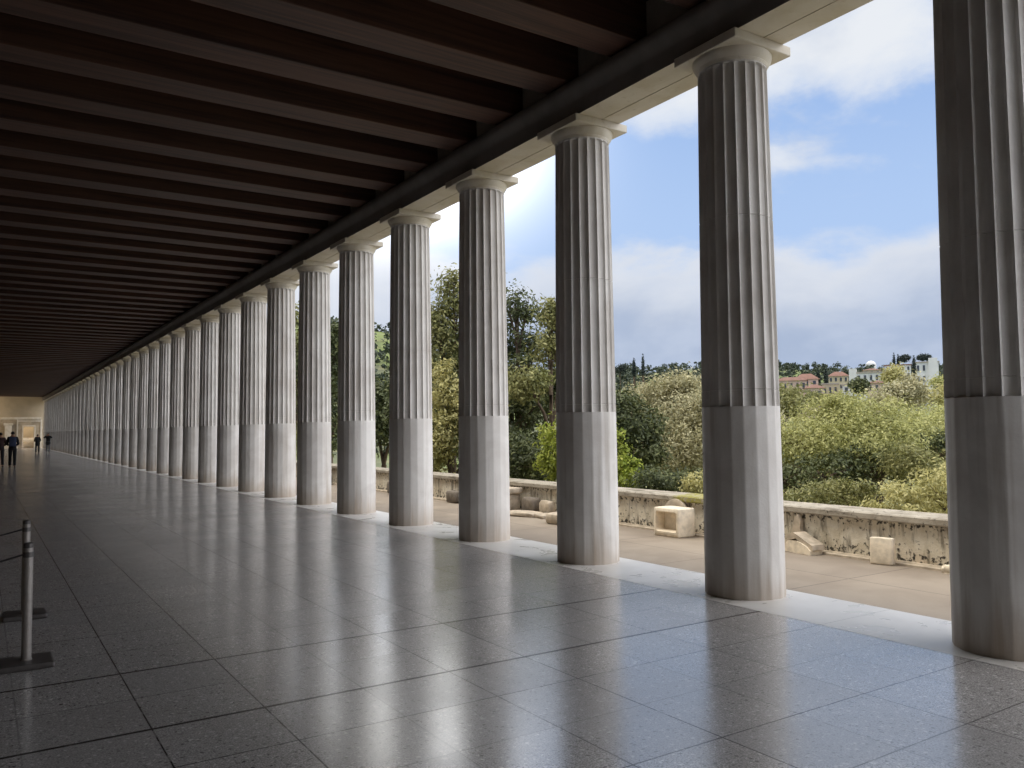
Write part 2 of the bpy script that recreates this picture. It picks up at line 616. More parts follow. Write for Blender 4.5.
# ================================================================== CEILING BEAMS
beam_me = None
for j in range(0, 87):
    y = Y0 + j * S / 2
    if y > YE - .4:
        break
    if beam_me is None:
        bm = bevel(box(XL + .02, 6.02, -.23, .23, 5.75, 6.22), .006, 1)
        ob = obj('ceiling_beam', bm, WOOD)
        beam_me = ob.data
    else:
        ob = link(bpy.data.objects.new('ceiling_beam', beam_me))
    ob.location = (0, y, 0)
    k = j // 2 + 1
    if j % 2 == 0:
        lab = 'dark brown wooden ceiling beam straight above the %s column from the right' % ordinal(k)
    else:
        lab = 'dark wooden ceiling beam above the gap between %s and %s columns from right' % (ordinal(k), ordinal(k + 1))
    tag(ob, lab, 'beam', 'wooden beams across the ceiling', 'thing')

# ================================================================== COLUMNS
ZF, ZN = 1.783, 5.085       # start of flutes, neck


def col_r(z):
    t = z / 5.0
    return .3763 - .020 * t - .0225 * t * t     # entasis


def shaft_bm(seams):
    bm = bmesh.new()
    NF, NS = 20, 8
    rot = PI / 20

    def ring(z, depth, dr=0.0, wid=1.0):
        r = col_r(z) + dr
        vs = []
        for i in range(NF):
            a0, a1 = rot + 2 * PI * i / NF, rot + 2 * PI * (i + 1) / NF
            p0 = Vector((r * math.cos(a0), r * math.sin(a0)))
            p1 = Vector((r * math.cos(a1), r * math.sin(a1)))
            nrm = (p0 + p1).normalized()
            for s in range(NS):
                t = s / NS
                # concave circular-arc flute, narrowing to an arch at its head
                q_ = abs(2 * t - 1) / wid
                d = depth * math.sqrt(max(0.0, 1 - q_ * q_)) if depth and q_ < 1 else 0
                q = p0.lerp(p1, t) - nrm * d
                vs.append(bm.verts.new((q.x, q.y, z)))
        return vs
    FD = .031
    rows = [(0, 0, 0), (.4, 0, 0), (.9, 0, 0), (1.4, 0, 0), (ZF, 0, 0), (ZF + .0005, FD, 0)]
    z = ZF
    zs = [ZF + .35 * i for i in range(1, 9)] + [4.83, ZN - .06]
    for zz in zs:
        rows.append((zz, FD, 0))
    rows += [(ZN - .04, FD, 0, .97), (ZN - .02, FD, 0, .86), (ZN - .008, FD, 0, .62), (ZN - .002, FD, 0, .3), (ZN, 0, 0), (ZN + .02, 0, 0)]
    for s in seams:
        rows += [(s - .006, FD, 0), (s - .003, FD, -.005), (s + .003, FD, -.005), (s + .006, FD, 0)]
    rows.sort(key=lambda q: q[0])
    rings = [ring(*q) for q in rows]
    n = NF * NS
    for a, b in zip(rings, rings[1:]):
        for i in range(n):
            bm.faces.new((a[i], a[(i + 1) % n], b[(i + 1) % n], b[i]))
    bm.faces.new(list(reversed(rings[0])))
    bm.faces.new(rings[-1])
    return bm


def capital_bm():
    rn = col_r(ZN)
    prof = [(rn - .01, ZN + .012), (rn + .003, ZN + .013), (rn + .003, ZN + .020), (rn + .007, ZN + .023), (rn + .007, ZN + .030),
            (rn + .011, ZN + .033), (rn + .011, ZN + .040)]
    for i in range(1, 10):
        t = i / 9
        prof.append((rn + .011 + (.040) * math.sin(t * PI / 2) ** 1.1, ZN + .040 + .085 * t ** 1.15))
    prof.append((rn + .050, ZN + .127))
    prof.append((rn + .040, ZN + .13))
    return lathe(bmesh.new(), prof, 56)


sh_me = []
for seams in ((2.93, 1.92), (3.6, 1.94), (3.38, 1.88), (3.1, 1.97)):
    ob_ = obj('shaft', shaft_bm(seams), MARBLE, None, 21)
    sh_me.append(ob_.data)
    bpy.data.objects.remove(ob_)
cap_o = obj('capital', capital_bm(), CREAM, None, 30)
cap_me = cap_o.data
bpy.data.objects.remove(cap_o)
ab_o = obj('abacus', bevel(box(-.398, .398, -.398, .398, 5.213, Z1), .006, 1), CREAM)
ab_me = ab_o.data
bpy.data.objects.remove(ab_o)

for k in range(NCOL):
    n = k + 1
    if k == 0:
        lab = 'white marble Doric column nearest the camera, cut off by the right picture edge'
    elif k == NCOL - 1:
        lab = 'white marble Doric column at the far end of the row, beside the end wall'
    else:
        lab = 'white marble Doric column with fluted upper shaft, %s from the right along the colonnade' % ordinal(n)
    t = thing('doric_column', lab, 'column', (DX, Y0 + k * S, 0), 0, 'columns of the colonnade')
    t['kind'] = 'thing'
    s_ = link(bpy.data.objects.new('shaft', sh_me[(k if k < 3 else (k * 7) % 4)]), t)
    c_ = link(bpy.data.objects.new('capital', cap_me), t)
    link(bpy.data.objects.new('abacus', ab_me), c_)

# ================================================================== STANCHIONS


def post(x, y, label):
    t = thing('barrier_post', label, 'post', (x, y, 0), 0, 'rope barrier posts')
    b = obj('base_plate', bevel(box(-.165, .165, -.155, .155, 0, .042), .014, 2), DARKMETAL, t)
    bm = lathe(bmesh.new(), [(.037, .04), (.037, .048), (.031, .052), (.031, .80), (.029, .806)], 28)
    obj('pole', bm, STEEL, t, 30)
    bm = lathe(bmesh.new(), [(.027, .80), (.027, .805), (.031, .808), (.031, .836), (.022, .842)], 28)
    obj('cap', bm, DARKMETAL, t, 30)
    bm = lathe(bmesh.new(), [(.031, .742), (.034, .745), (.034, .775), (.031, .778)], 28)
    obj('collar', bm, DARKMETAL, t, 30)
    return t


PF, PB = (.296, 6.62), (.356, 8.36)
post(*PF, 'grey metal rope barrier post, nearer one, standing at the left picture edge')
post(*PB, 'grey metal rope barrier post mostly hidden right behind the nearer one')


def rope(a, b, sag, label):
    bm = bmesh.new()
    pts = []
    for i in range(15):
        t = i / 14
        pts.append((a[0] + (b[0] - a[0]) * t, a[1] + (b[1] - a[1]) * t, a[2] + (b[2] - a[2]) * t - sag * 4 * t * (1 - t)))
    tube(bm, pts, .0065, 8)
    o = obj('barrier_rope', bm, ROPE, None, 60)
    return tag(o, label, 'rope', 'ropes of the barrier')


rope((PF[0] - .0345, PF[1], .76), (-1.592, 6.3, .76), .12, 'thin dark barrier rope hooked on the nearer post, the lower rope at the left edge')
rope((PB[0] - .0345, PB[1], .76), (-1.592, 8.1, .76), .12, 'thin dark barrier rope hooked on the farther post, the upper rope at the left edge')
for y, w in ((6.3, 'nearer'), (8.1, 'farther')):
    post(-1.63, y, 'grey metal rope barrier post outside the left edge, at the end of the %s rope' % w)

# ================================================================== STONES ON THE TERRACE


def rough(bm, amp=.012, scale=5.0, cuts=5, seed=0):
    bmesh.ops.subdivide_edges(bm, edges=list(bm.edges), cuts=cuts, use_grid_fill=True)
    off = Vector((seed * 3.1, seed * 1.7, seed * .9))
    for v in bm.verts:
        n = noise.noise_vector(v.co * scale + off)
        n2 = noise.noise_vector(v.co * scale * 3 + off)
        v.co += n * amp + n2 * amp * .4
        if v.co.z < 0:
            v.co.z = 0
    return bm


def poly_prism(pts, y0, y1):
    """x,z outline -> prism along y"""
    return extrude_profile_y(bmesh.new(), pts, y0, y1)


# niche block: a hollowed stone box, hollow faces the stoa
t = thing('hollowed_stone_block', 'cream stone block with a square hollow, leaning disc behind it, against the parapet', 'stone block', (11.05, 11.61, TZ), 0)
bm = bmesh.new()
W, H, D = .335, .545, .45


def rr(w, h, r, z0, n=5):
    out = []
    for cx, cz, a0 in ((w - r, h - r, 0), (-w + r, h - r, PI / 2), (-w + r, -h + r, PI), (w - r, -h + r, 3 * PI / 2)):
        for i in range(n):
            a = a0 + PI / 2 * i / (n - 1)
            out.append((cx + r * math.cos(a), z0 + cz + r * math.sin(a)))
    return out


ring_specs = [(W - .02, H / 2 - .02, .03, D), (W, H / 2, .03, D - .02), (W, H / 2, .03, .02), (W - .015, H / 2 - .015, .03, 0),
              (W - .055, H / 2 - .08, .05, 0), (W - .07, H / 2 - .095, .06, .03), (W - .085, H / 2 - .11, .06, .2)]
rings = []
for w, h, r, x in ring_specs:
    rings.append([bm.verts.new((x, y, z)) for y, z in rr(w, h, r, H / 2 + (.012 if x < .25 and w < W - .05 else 0))])
for a, b in zip(rings, rings[1:]):
    n = len(a)
    for i in range(n):
        bm.faces.new((a[i], a[(i + 1) % n], b[(i + 1) % n], b[i]))
bm.faces.new(list(reversed(rings[0])))
bm.faces.new(rings[-1])
bmesh.ops.recalc_face_normals(bm, faces=list(bm.faces))
bmesh.ops.translate(bm, verts=list(bm.verts), vec=(0, 0, 0))
obj('block', bm, STONE_A, t, 50)

bm = lathe(bmesh.new(), [(.30, 0), (.33, .015), (.335, .04), (.335, .08), (.32, .1)], 48)
bmesh.ops.rotate(bm, verts=list(bm.verts), cent=(0, 0, 0), matrix=Matrix.Rotation(PI / 2, 3, 'Y'))
o = obj('stone_disc', bm, STONE_B, None, 40)
o.location = (11.56, 11.90, TZ + .338)
tag(o, 'round pale stone disc standing on edge between the hollowed block and the parapet', 'stone disc')

# square block on the right
bm = rough(bevel(box(-.085, .085, -.165, .165, 0, .40), .03, 2), .008, 6, 2, 2)
o = obj('square_stone_block', bm, STONE_A, None, 60)
o.location = (11.42, 7.36, TZ)
o.rotation_euler = (0, .06, math.radians(14))
tag(o, 'square cream stone block with worn corners leaning on the parapet at right', 'stone block')

# wedge fragment and its upright piece
bm = poly_prism([(-.31, 0), (.27, 0), (.28, .07), (.20, .13), (-.02, .20), (-.22, .19), (-.32, .09)], -.13, .13)
bm = rough(bm, .014, 5, 3, 3)
o = obj('wedge_stone', bm, STONE_A, None, 50)
o.location = (11.42, 8.77, TZ)
o.rotation_euler = (0, 0, math.radians(-98))
tag(o, 'pale wedge-shaped marble fragment lying on the terrace by the parapet', 'stone fragment')
bm = poly_prism([(-.29, .13), (-.25, .29), (-.12, .33), (.29, .16), (.31, .08), (.27, .075), (-.08, .235), (-.2, .2)], -.14, .13)
bm = rough(bm, .012, 6, 2, 4)
o = obj('slab_stone', bm, STONE_B, None, 50)
o.location = (11.46, 8.77, TZ)
o.rotation_euler = (0, 0, math.radians(-98))
tag(o, 'broken grey slab lying slanted on top of the wedge-shaped fragment', 'stone fragment')
bm = poly_prism([(-.12, 0), (.12, 0), (.10, .25), (.055, .38), (.075, .50), (.02, .60), (-.05, .56), (-.06, .40), (-.11, .28)], -.04, .04)
bm = rough(bm, .012, 6, 2, 5)
o = obj('upright_stone', bm, STONE_B, None, 50)
o.location = (11.62, 9.02, TZ)
o.rotation_euler = (0, 0, math.radians(-85))
tag(o, 'narrow upright stone stump leaning on the parapet above the wedge-shaped fragment', 'stone fragment')


def boulder(name, label, loc, dims, mat, seed, rz=0.0, group=None, amp=.03):
    bm = bmesh.new()
    bmesh.ops.create_icosphere(bm, subdivisions=3, radius=1)
    for v in bm.verts:
        c = v.co
        # squarish stone
        q = Vector([math.copysign(abs(x) ** .38, x) for x in c])
        n = noise.noise_vector(c * 1.6 + Vector((seed, seed * 2.0, 0)))
        q = Vector((q.x * dims[0] / 2, q.y * dims[1] / 2, (q.z + 1) * dims[2] / 2)) + n * amp
        q.z = max(q.z, 0)
        v.co = q
    o = obj(name, bm, mat, None, 50)
    o.location = loc
    o.rotation_euler.z = rz
    return tag(o, label, 'stone', group)


boulder('edge_stone', 'small pale stone at the wall foot just left of the nearest column', (11.45, 6.35, TZ), (.14, .18, .12), STONE_A, 1)
boulder('pale_stone', 'small pale stone right behind the third column from the right', (11.50, 13.85, TZ), (.2, .34, .2), STONE_A, 2)
boulder('flat_stone', 'flat cream stone left of the third column from the right, on the terrace', (10.75, 14.55, TZ), (.5, .62, .24), STONE_B, 3, .2)
boulder('slab_stone', 'long thin grey slab lying in front of rubble by the parapet', (11.0, 16.5, TZ), (.55, 1.05, .1), STONE_B, 4, .3)
boulder('slab_stone', 'thin grey slab end poking out right of the long slab', (11.15, 15.75, TZ), (.4, .55, .09), STONE_B, 5, -.2)
boulder('rubble_stone', 'rounded grey rubble stone on the terrace behind the long slab', (11.45, 16.75, TZ), (.30, .5, .40), STONE_D, 6)
boulder('rubble_stone', 'slanting pale rubble stone against the parapet right of the rounded stone', (11.5, 16.15, TZ), (.22, .42, .36), STONE_B, 7)
t = thing('stone_pedestal', 'squat stone pedestal with a projecting top, right of the fourth column from the right', 'pedestal', (11.40, 17.72, TZ))
obj('shaft', rough(bevel(box(-.17, .17, -.3, .3, 0, .46), .02, 1), .01, 5, 2, 8), STONE_B, t, 50)
obj('top_slab', rough(bevel(box(-.22, .2, -.38, .38, .455, .60), .02, 1), .01, 5, 2, 9), STONE_B, t, 50)
boulder('dark_stone', 'dark rubble stone at the wall foot left of the fourth column from the right', (11.45, 20.6, TZ), (.36, .6, .34), STONE_D, 10)
boulder('dark_stone', 'small dark stone at the wall foot close behind the fourth column from the right', (11.35, 19.6, TZ), (.3, .3, .22), STONE_D, 11)
boulder('dark_stone', 'big dark stone block seen between the fifth and sixth columns from the right', (11.35, 24.3, TZ), (.45, .85, .44), STONE_D, 12)
boulder('dark_stone', 'dark stone seen in the slit between the sixth and seventh columns from the right', (11.3, 31.0, TZ), (.5, 1.0, .42), STONE_D, 13)

# ================================================================== LAND BEYOND
bm = bmesh.new()
bmesh.ops.create_grid(bm, x_segments=60, y_segments=60, size=1)
for v in bm.verts:
    x = 12.0 + (v.co.x + 1) * 60
    y = -30 + (v.co.y + 1) * 130
    v.co = (x, y, -3.3 + .35 * noise.noise(Vector((x * .12, y * .12, 0))))
struct(obj('ground', bm, EARTH, None, 180))


def interp(x, tab):
    if x <= tab[0][0]:
        return tab[0][1]
    for (a, va), (b, vb) in zip(tab, tab[1:]):
        if x <= b:
            t = (x - a) / (b - a)
            t = t * t * (3 - 2 * t)
            return va + (vb - va) * t
    return tab[-1][1]


def az_of(px):
    return YAW + math.atan((px - 512) / FPX)


RIDGE_PY = [(-200, 330), (200, 318), (300, 320), (382, 332), (430, 348), (500, 365), (560, 371), (640, 373), (700, 368), (790, 369), (850, 373), (900, 372), (1000, 368), (1200, 372)]
RIDGE_D = [(-200, 220), (300, 220), (430, 230), (560, 330), (700, 420), (1200, 430)]


def hill_z(px, r):
    rd = interp(px, RIDGE_D)
    py = interp(px, RIDGE_PY)
    zr = at(px, py, rd * math.cos(math.atan((px - 512) / FPX))).z
    s = max(0.0, (r - 75) / (rd - 75))
    if s <= 1:
        f = s * s * (1.6 - .6 * s)
    else:
        f = 1 - .5 * (s - 1) ** 2
    return -4.5 + (zr + 4.5) * f


bm = bmesh.new()
rows = []
pxs = [-200 + 14 * i for i in range(101)]
rs = [75 + 9.5 * i for i in range(50)]
for r in rs:
    row = []
    for px in pxs:
        a = az_of(px)
        x, y = r * math.sin(a), r * math.cos(a)
        z = hill_z(px, r) + 1.2 * noise.noise(Vector((x * .03, y * .03, 1))) * min(1, (r - 75) / 60)
        row.append(bm.verts.new((x, y, z)))
    rows.append(row)
for a, b in zip(rows, rows[1:]):
    for i in range(len(a) - 1):
        bm.faces.new((a[i], a[i + 1], b[i + 1], b[i]))
hm, nt, b = new_mat('grassy_hillside')
p = nt.pos()
n = nt.noise(p, .035, 4.0, .6)
n2 = nt.noise(p, .3, 4.0, .6)
col = nt.mix(nt.step(n, .42, .58), lin(112, 124, 70), lin(98, 102, 76))
col = nt.mix(nt.step(n2, .5, .7, 0, .6), col, lin(146, 138, 104))
nt.l.new(col, b.inputs['Base Color'])
b.inputs['Roughness'].default_value = .95
bmesh.ops.recalc_face_normals(bm, faces=list(bm.faces))
struct(obj('hill', bm, hm, None, 180))

# ------------------------------------------------------------------ foliage


def leaf_mesh(name, blobs, n, size, seed, mat, clump=.35, hollow=.55, aspect=.42, droop=0.0, per=26):
    """blobs: (centre, (rx,ry,rz)); n leaves in clumps; every leaf is its own folded blade"""
    rng = np.random.default_rng(seed)
    w = np.array([(b[1][0] * b[1][1] + b[1][0] * b[1][2] + b[1][1] * b[1][2]) for b in blobs])
    w = w / w.sum()
    ncl = max(4, n // per)
    which = rng.choice(len(blobs), ncl, p=w)
    cen = np.array([tuple(b[0]) for b in blobs])[which]
    rad = np.array([b[1] for b in blobs])[which]
    d = rng.normal(size=(ncl, 3))
    d /= np.linalg.norm(d, axis=1)[:, None]
    rr_ = (hollow + (1 - hollow) * rng.random(ncl) ** .6)[:, None]
    cl = cen + d * rad * rr_
    idx = rng.integers(0, ncl, n)
    csz = clump * (.55 + .8 * rng.random(ncl))
    off = rng.normal(size=(n, 3)) * csz[idx][:, None] * np.array([1, 1, .75]) * .6
    p = cl[idx] + off
    outw = d[idx] + off / (csz[idx][:, None] + 1e-6) * .8
    nrm = outw * .7 + rng.normal(size=(n, 3)) * .75 + np.array([0, 0, .55])
    nrm /= np.linalg.norm(nrm, axis=1)[:, None]
    t = rng.normal(size=(n, 3)) + np.array([0, 0, .25 - droop])
    t -= nrm * (t * nrm).sum(1)[:, None]
    t /= np.linalg.norm(t, axis=1)[:, None]
    bt = np.cross(nrm, t)
    L = (size * (.65 + .7 * rng.random(n)))[:, None]
    Wd = L * aspect
    v = np.empty((n, 4, 3))
    v[:, 0] = p - t * L * .5
    v[:, 1] = p + bt * Wd * .5 + nrm * Wd * .12
    v[:, 2] = p + t * L * .5
    v[:, 3] = p - bt * Wd * .5 + nrm * Wd * .12
    me = bpy.data.meshes.new(name)
    me.vertices.add(n * 4)
    me.vertices.foreach_set('co', v.reshape(-1).astype(np.float32))
    me.loops.add(n * 4)
    me.loops.foreach_set('vertex_index', np.arange(n * 4, dtype=np.int32))
    me.polygons.add(n)
    me.polygons.foreach_set('loop_start', np.arange(0, n * 4, 4, dtype=np.int32))
    me.update(calc_edges=True)
    me.materials.append(mat)
    return me


def branches(bm, base, blobs, r0, seed, sub=3):
    rnd = random.Random(seed)
    base = Vector(base)
    for c, r in blobs:
        c = Vector(c)
        mid = base.lerp(c, .45) + Vector((rnd.uniform(-.2, .2), rnd.uniform(-.2, .2), .1)) * r[0]
        tube(bm, [base, mid, c], [r0, r0 * .65, r0 * .3], 7)
        for s in range(sub):
            a = rnd.uniform(0, 2 * PI)
            e = c + Vector((math.cos(a) * r[0], math.sin(a) * r[1], rnd.uniform(-.2, .7) * r[2])) * .8
            st_ = mid.lerp(c, rnd.uniform(.3, .95))
            tube(bm, [st_, st_.lerp(e, .5) + Vector((0, 0, .08 * r[2])), e], [r0 * .35, r0 * .22, r0 * .08], 5)
    return bm


LEAF = {
    'olive': mat_leaf('olive_leaves', (96, 98, 60), (140, 138, 86), (166, 160, 102), .3),
    'silver': mat_leaf('silvery_olive_leaves', (134, 130, 94), (186, 178, 136), (208, 200, 160), .3),
    'yellow': mat_leaf('yellow_green_leaves', (130, 132, 76), (182, 181, 112), (206, 202, 138), .35),
    'pale': mat_leaf('pale_yellowish_leaves', (156, 152, 98), (200, 192, 128), (218, 210, 152), .35),
    'dark': mat_leaf('dark_green_leaves', (54, 62, 38), (88, 96, 58), (116, 120, 74), .25),
    'mid': mat_leaf('mid_green_leaves', (92, 96, 56), (140, 140, 84), (170, 164, 108), .3),
    'bright': mat_leaf('bright_green_leaves', (112, 130, 46), (170, 180, 76), (194, 196, 100), .35),
    'far': mat_leaf('distant_pine_foliage', (50, 60, 50), (76, 86, 68), (92, 98, 76), .15),
    'cyp': mat_leaf('cypress_foliage', (34, 44, 40), (54, 64, 56), (62, 72, 60), .15),
}


def wd(px, extra=0.0, py=470):
    """camera depth of the parapet's back face at this picture column, plus some metres"""
    d = _F + _R * ((px - 512) / FPX) - _U * ((py - 384) / FPX)
    return 12.2 / d.x + extra


def blob(px, py, wpx, hpx, depth, thick=None):
    """foliage mass covering wpx x hpx pixels around px,py at this depth"""
    c = at(px, py, depth)
    k = depth / FPX
    rx = wpx * k / 2
    return (c, (rx, (thick if thick else rx), hpx * k / 2))


def tree(name, label, cat, mat, bl, n, size, seed, trunk=None, clump=.35, group=None, ground_z=-3.4, hollow=.55, aspect=.42, r0=.09, droop=0.0, sub=3, per=26):
    cs = [b[0] for b in bl]
    cx = sum(c.x for c in cs) / len(cs)
    cy = sum(c.y for c in cs) / len(cs)
    if trunk is not None:
        cx, cy = trunk.x, trunk.y
    base = Vector((cx, cy, ground_z))
    t = thing(name, label, cat, base, 0, group)
    loc = [(b[0] - base, b[1]) for b in bl]
    me = leaf_mesh('foliage', loc, n, size, seed, LEAF[mat], clump, hollow, aspect, droop, per)
    link(bpy.data.objects.new('foliage', me), t)
    bm = bmesh.new()
    low = min(c[0].z - c[1][2] for c in loc)
    fork = Vector((0, 0, max(.3, low * .75 + .2)))
    tube(bm, [(0, 0, -.1), fork * .5 + Vector((.05, .03, 0)), fork], [r0 * 1.4, r0 * 1.1, r0], 8)
    branches(bm, fork, loc, r0 * .8, seed, sub)
    obj('trunk', bm, BARK, t, 60)
    return t


# -- gap between the first and second columns
tree('leafy_shrub', 'pale yellow-green leafy shrub right behind the parapet beside the nearest column', 'shrub', 'pale',
     [blob(915, 502, 84, 46, wd(915, 1.3), .6), blob(958, 490, 80, 70, wd(958, 1.6), .7), blob(893, 512, 60, 28, wd(893, 1.1), .5)], 8000, .085, 1, clump=.17, r0=.03, aspect=.36, hollow=.3, sub=6, per=50)
tree('olive_bush', 'large yellow-green bush filling the view between the two nearest columns', 'bush', 'yellow',
     [blob(850, 428, 110, 60, 21), blob(915, 438, 100, 60, 21.5), blob(806, 448, 80, 62, 20.5), blob(880, 442, 150, 46, 20), blob(965, 434, 110, 64, 22), blob(765, 446, 90, 66, 21), blob(842, 410, 50, 30, 21.2), blob(897, 418, 40, 26, 21.4)],
     60000, .09, 2, clump=.34, r0=.1, sub=9, per=130)
tree('olive_bush', 'dark olive bush with bare brown twigs in the lower part below the yellow-green bush', 'bush', 'dark',
     [blob(820, 472, 100, 44, 18.6), blob(880, 464, 100, 40, 19), blob(942, 454, 90, 50, 19), blob(775, 478, 70, 40, 18.5)], 11000, .10, 3, clump=.22, r0=.07, hollow=.3, sub=14, per=70)
tree('low_shrub', 'low mid-green shrub over the parapet between the second column and the leafy shrub', 'shrub', 'mid',
     [blob(812, 498, 66, 26, wd(812, 1.6), .6), blob(850, 494, 50, 24, wd(850, 1.5), .6)], 3800, .08, 4, clump=.17, r0=.03, hollow=.3, per=60)
tree('green_bush', 'rounded bluish green bush inside the shade right of the brown twigs', 'bush', 'mid',
     [blob(912, 462, 50, 36, 17.2, .6)], 2800, .09, 5, clump=.18, r0=.04, per=60)
# trees a little farther down the slope
tree('slope_tree', 'mid-green tree just right of the second column, below the red roofs', 'tree', 'mid',
     [blob(790, 404, 36, 26, 40), blob(774, 398, 40, 30, 42)], 3500, .22, 6, clump=.5, ground_z=-3.6, per=60)
tree('slope_tree', 'grey-green round tree below the large white building', 'tree', 'silver',
     [blob(912, 391, 30, 32, 52), blob(893, 397, 34, 20, 52), blob(880, 401, 26, 14, 51)], 5500, .24, 7, clump=.5, ground_z=-3.6, per=60)
tree('slope_tree', 'small yellowish tree standing before the white buildings', 'tree', 'pale',
     [blob(892.5, 375, 17, 15, 110)], 1500, .45, 8, clump=.8, ground_z=-2, per=50)
tree('slope_tree', 'yellowish tree at the left edge of the nearest column, under the square white house', 'tree', 'yellow',
     [blob(937, 383, 16, 12, 100), blob(950, 384, 24, 14, 100)], 1600, .45, 9, clump=.7, ground_z=-2, per=50)
tree('slope_tree', 'pale green tree low beside the nearest column, right of the round tree', 'tree', 'pale',
     [blob(934, 396, 26, 18, 60), blob(956, 394, 36, 24, 60)], 3500, .24, 10, clump=.5, ground_z=-3.4, per=60)
tree('slope_tree', 'small dark spiky tree rising above the yellow-green bush', 'tree', 'dark',
     [blob(859, 387, 15, 14, 70)], 1000, .34, 11, clump=.4, ground_z=-3, per=40)
tree('slope_tree', 'dull green trees band below the red roofs, right of the second column', 'tree', 'mid',
     [blob(822, 399, 34, 10, 80), blob(843, 400, 30, 9, 80)], 2200, .3, 12, clump=.5, ground_z=-3, per=50)

# -- gap between the second and third columns
tree('olive_tree', 'big silvery olive tree behind the parapet between the second and third columns', 'tree', 'silver',
     [blob(672, 412, 80, 70, 25), blob(640, 412, 64, 46, 26), blob(705, 414, 80, 64, 25), blob(678, 388, 36, 28, 25.5), blob(740, 424, 80, 64, 25), blob(665, 448, 70, 54, 23.5), blob(704, 440, 60, 56, 23.5)],
     48000, .10, 13, clump=.32, r0=.1, sub=8, per=100)
tree('dark_bush', 'dark green dense bush left of the silvery olive, by the third column', 'bush', 'dark',
     [blob(630, 426, 60, 50, 21.5), blob(612, 420, 60, 66, 22), blob(640, 452, 46, 44, 21), blob(594, 430, 60, 66, 21.8)], 16000, .12, 14, clump=.3, r0=.08, per=80)
tree('bright_bush', 'bright green leafy bush low beside the right edge of the third column', 'bush', 'bright',
     [blob(621, 466, 24, 44, wd(621, 1.9), .5), blob(606, 452, 36, 60, wd(606, 1.9), .6), blob(630, 480, 24, 26, wd(630, 1.7), .4)], 4200, .11, 15, clump=.2, r0=.04, per=60, hollow=.3)
tree('low_shrub', 'low dark green shrubs behind the mossy coping left of the second column', 'shrub', 'dark',
     [blob(655, 482, 56, 26, wd(655, 1.6), .7), blob(690, 486, 56, 30, wd(690, 1.6), .7), blob(735, 488, 60, 36, wd(735, 1.7), .7)], 6500, .1, 16, clump=.2, r0=.03, per=60, hollow=.3)
tree('low_shrub', 'small pale green shrub above the moss, touching the second column', 'shrub', 'pale',
     [blob(697, 484, 24, 26, wd(697, .85), .35)], 900, .08, 17, clump=.14, r0=.02, hollow=.3, per=30)

# -- gap between third and fourth, fourth and fifth: tall trees
tree('tall_tree', 'tall dark evergreen tree between the third and fourth columns', 'tree', 'dark',
     [blob(518, 308, 30, 44, 30), blob(498, 336, 50, 60, 31), blob(530, 344, 40, 26, 30), blob(515, 424, 90, 100, 28), blob(562, 376, 50, 60, 29.5), blob(478, 400, 70, 120, 29), blob(512, 366, 44, 24, 29), blob(534, 396, 50, 40, 29), blob(520, 392, 60, 40, 30)],
     22000, .17, 18, clump=.42, ground_z=-3.4, r0=.16, sub=9, per=80, hollow=.35)
tree('tall_tree', 'lighter green tall tree top close left of the third column', 'tree', 'mid',
     [blob(552, 314, 22, 30, 27), blob(548, 346, 34, 30, 27), blob(572, 340, 46, 56, 27.5), blob(526, 384, 44, 30, 26)], 7500, .16, 19, clump=.36, r0=.1, sub=7, per=70, hollow=.3)
tree('bright_bush', 'bright yellow-green leafy bush low at the left edge of the third column', 'bush', 'bright',
     [blob(552, 456, 18, 50, wd(552, 1.8), .5), blob(566, 440, 28, 70, wd(566, 1.9), .5), blob(549, 430, 14, 26, wd(549, 2), .4)], 3600, .12, 20, clump=.2, r0=.04, per=50, hollow=.3)
tree('dark_bush', 'dark green bush over the parapet right of the fourth column', 'bush', 'dark',
     [blob(520, 456, 56, 50, wd(520, 3), 1.2), blob(490, 452, 60, 56, wd(490, 3), 1.2), blob(538, 466, 40, 36, wd(538, 2.6), 1)], 9000, .14, 21, clump=.3, r0=.07, per=70)
tree('tall_tree', 'tall light olive-coloured tree between the fourth and fifth columns', 'tree', 'mid',
     [blob(453, 296, 26, 46, 31), blob(436, 324, 36, 46, 31), blob(446, 372, 50, 60, 31), blob(472, 340, 50, 100, 31.5)],
     14000, .17, 22, clump=.4, r0=.13, sub=8, per=80, hollow=.35)
tree('tall_tree', 'pale cream-tinted leafy tree in front of the light olive one, between the same columns', 'tree', 'pale',
     [blob(444, 388, 26, 60, 28.6), blob(438, 444, 36, 60, 28.2), blob(470, 410, 40, 80, 28.5)], 9000, .16, 27, clump=.36, r0=.1, sub=6, per=80, hollow=.35)
tree('tall_tree', 'darker green tree behind the light olive-coloured one, lower between the fourth and fifth columns', 'tree', 'dark',
     [blob(446, 420, 66, 100, 34.5), blob(420, 404, 60, 100, 35)], 9000, .2, 23, clump=.45, r0=.15, per=70)
tree('tall_tree', 'dark round tree with low fork between the fifth and sixth columns', 'tree', 'dark',
     [blob(384, 414, 56, 60, 40), blob(366, 408, 50, 66, 41), blob(402, 426, 40, 44, 40)], 9000, .22, 24, clump=.5, r0=.13, ground_z=-3.4, per=70)
tree('tall_tree', 'dark green tree in the slit between the sixth and seventh columns', 'tree', 'dark',
     [blob(334, 352, 40, 66, 50), blob(322, 380, 50, 110, 50), blob(338, 420, 50, 80, 49)], 8000, .28, 25, clump=.55, r0=.16, per=60)
tree('tall_tree', 'yellowish green tree in the sliver between the seventh and eighth columns', 'tree', 'mid',
     [blob(297, 350, 30, 90, 60), blob(290, 400, 40, 120, 60)], 6000, .3, 26, clump=.55, r0=.16, per=60)

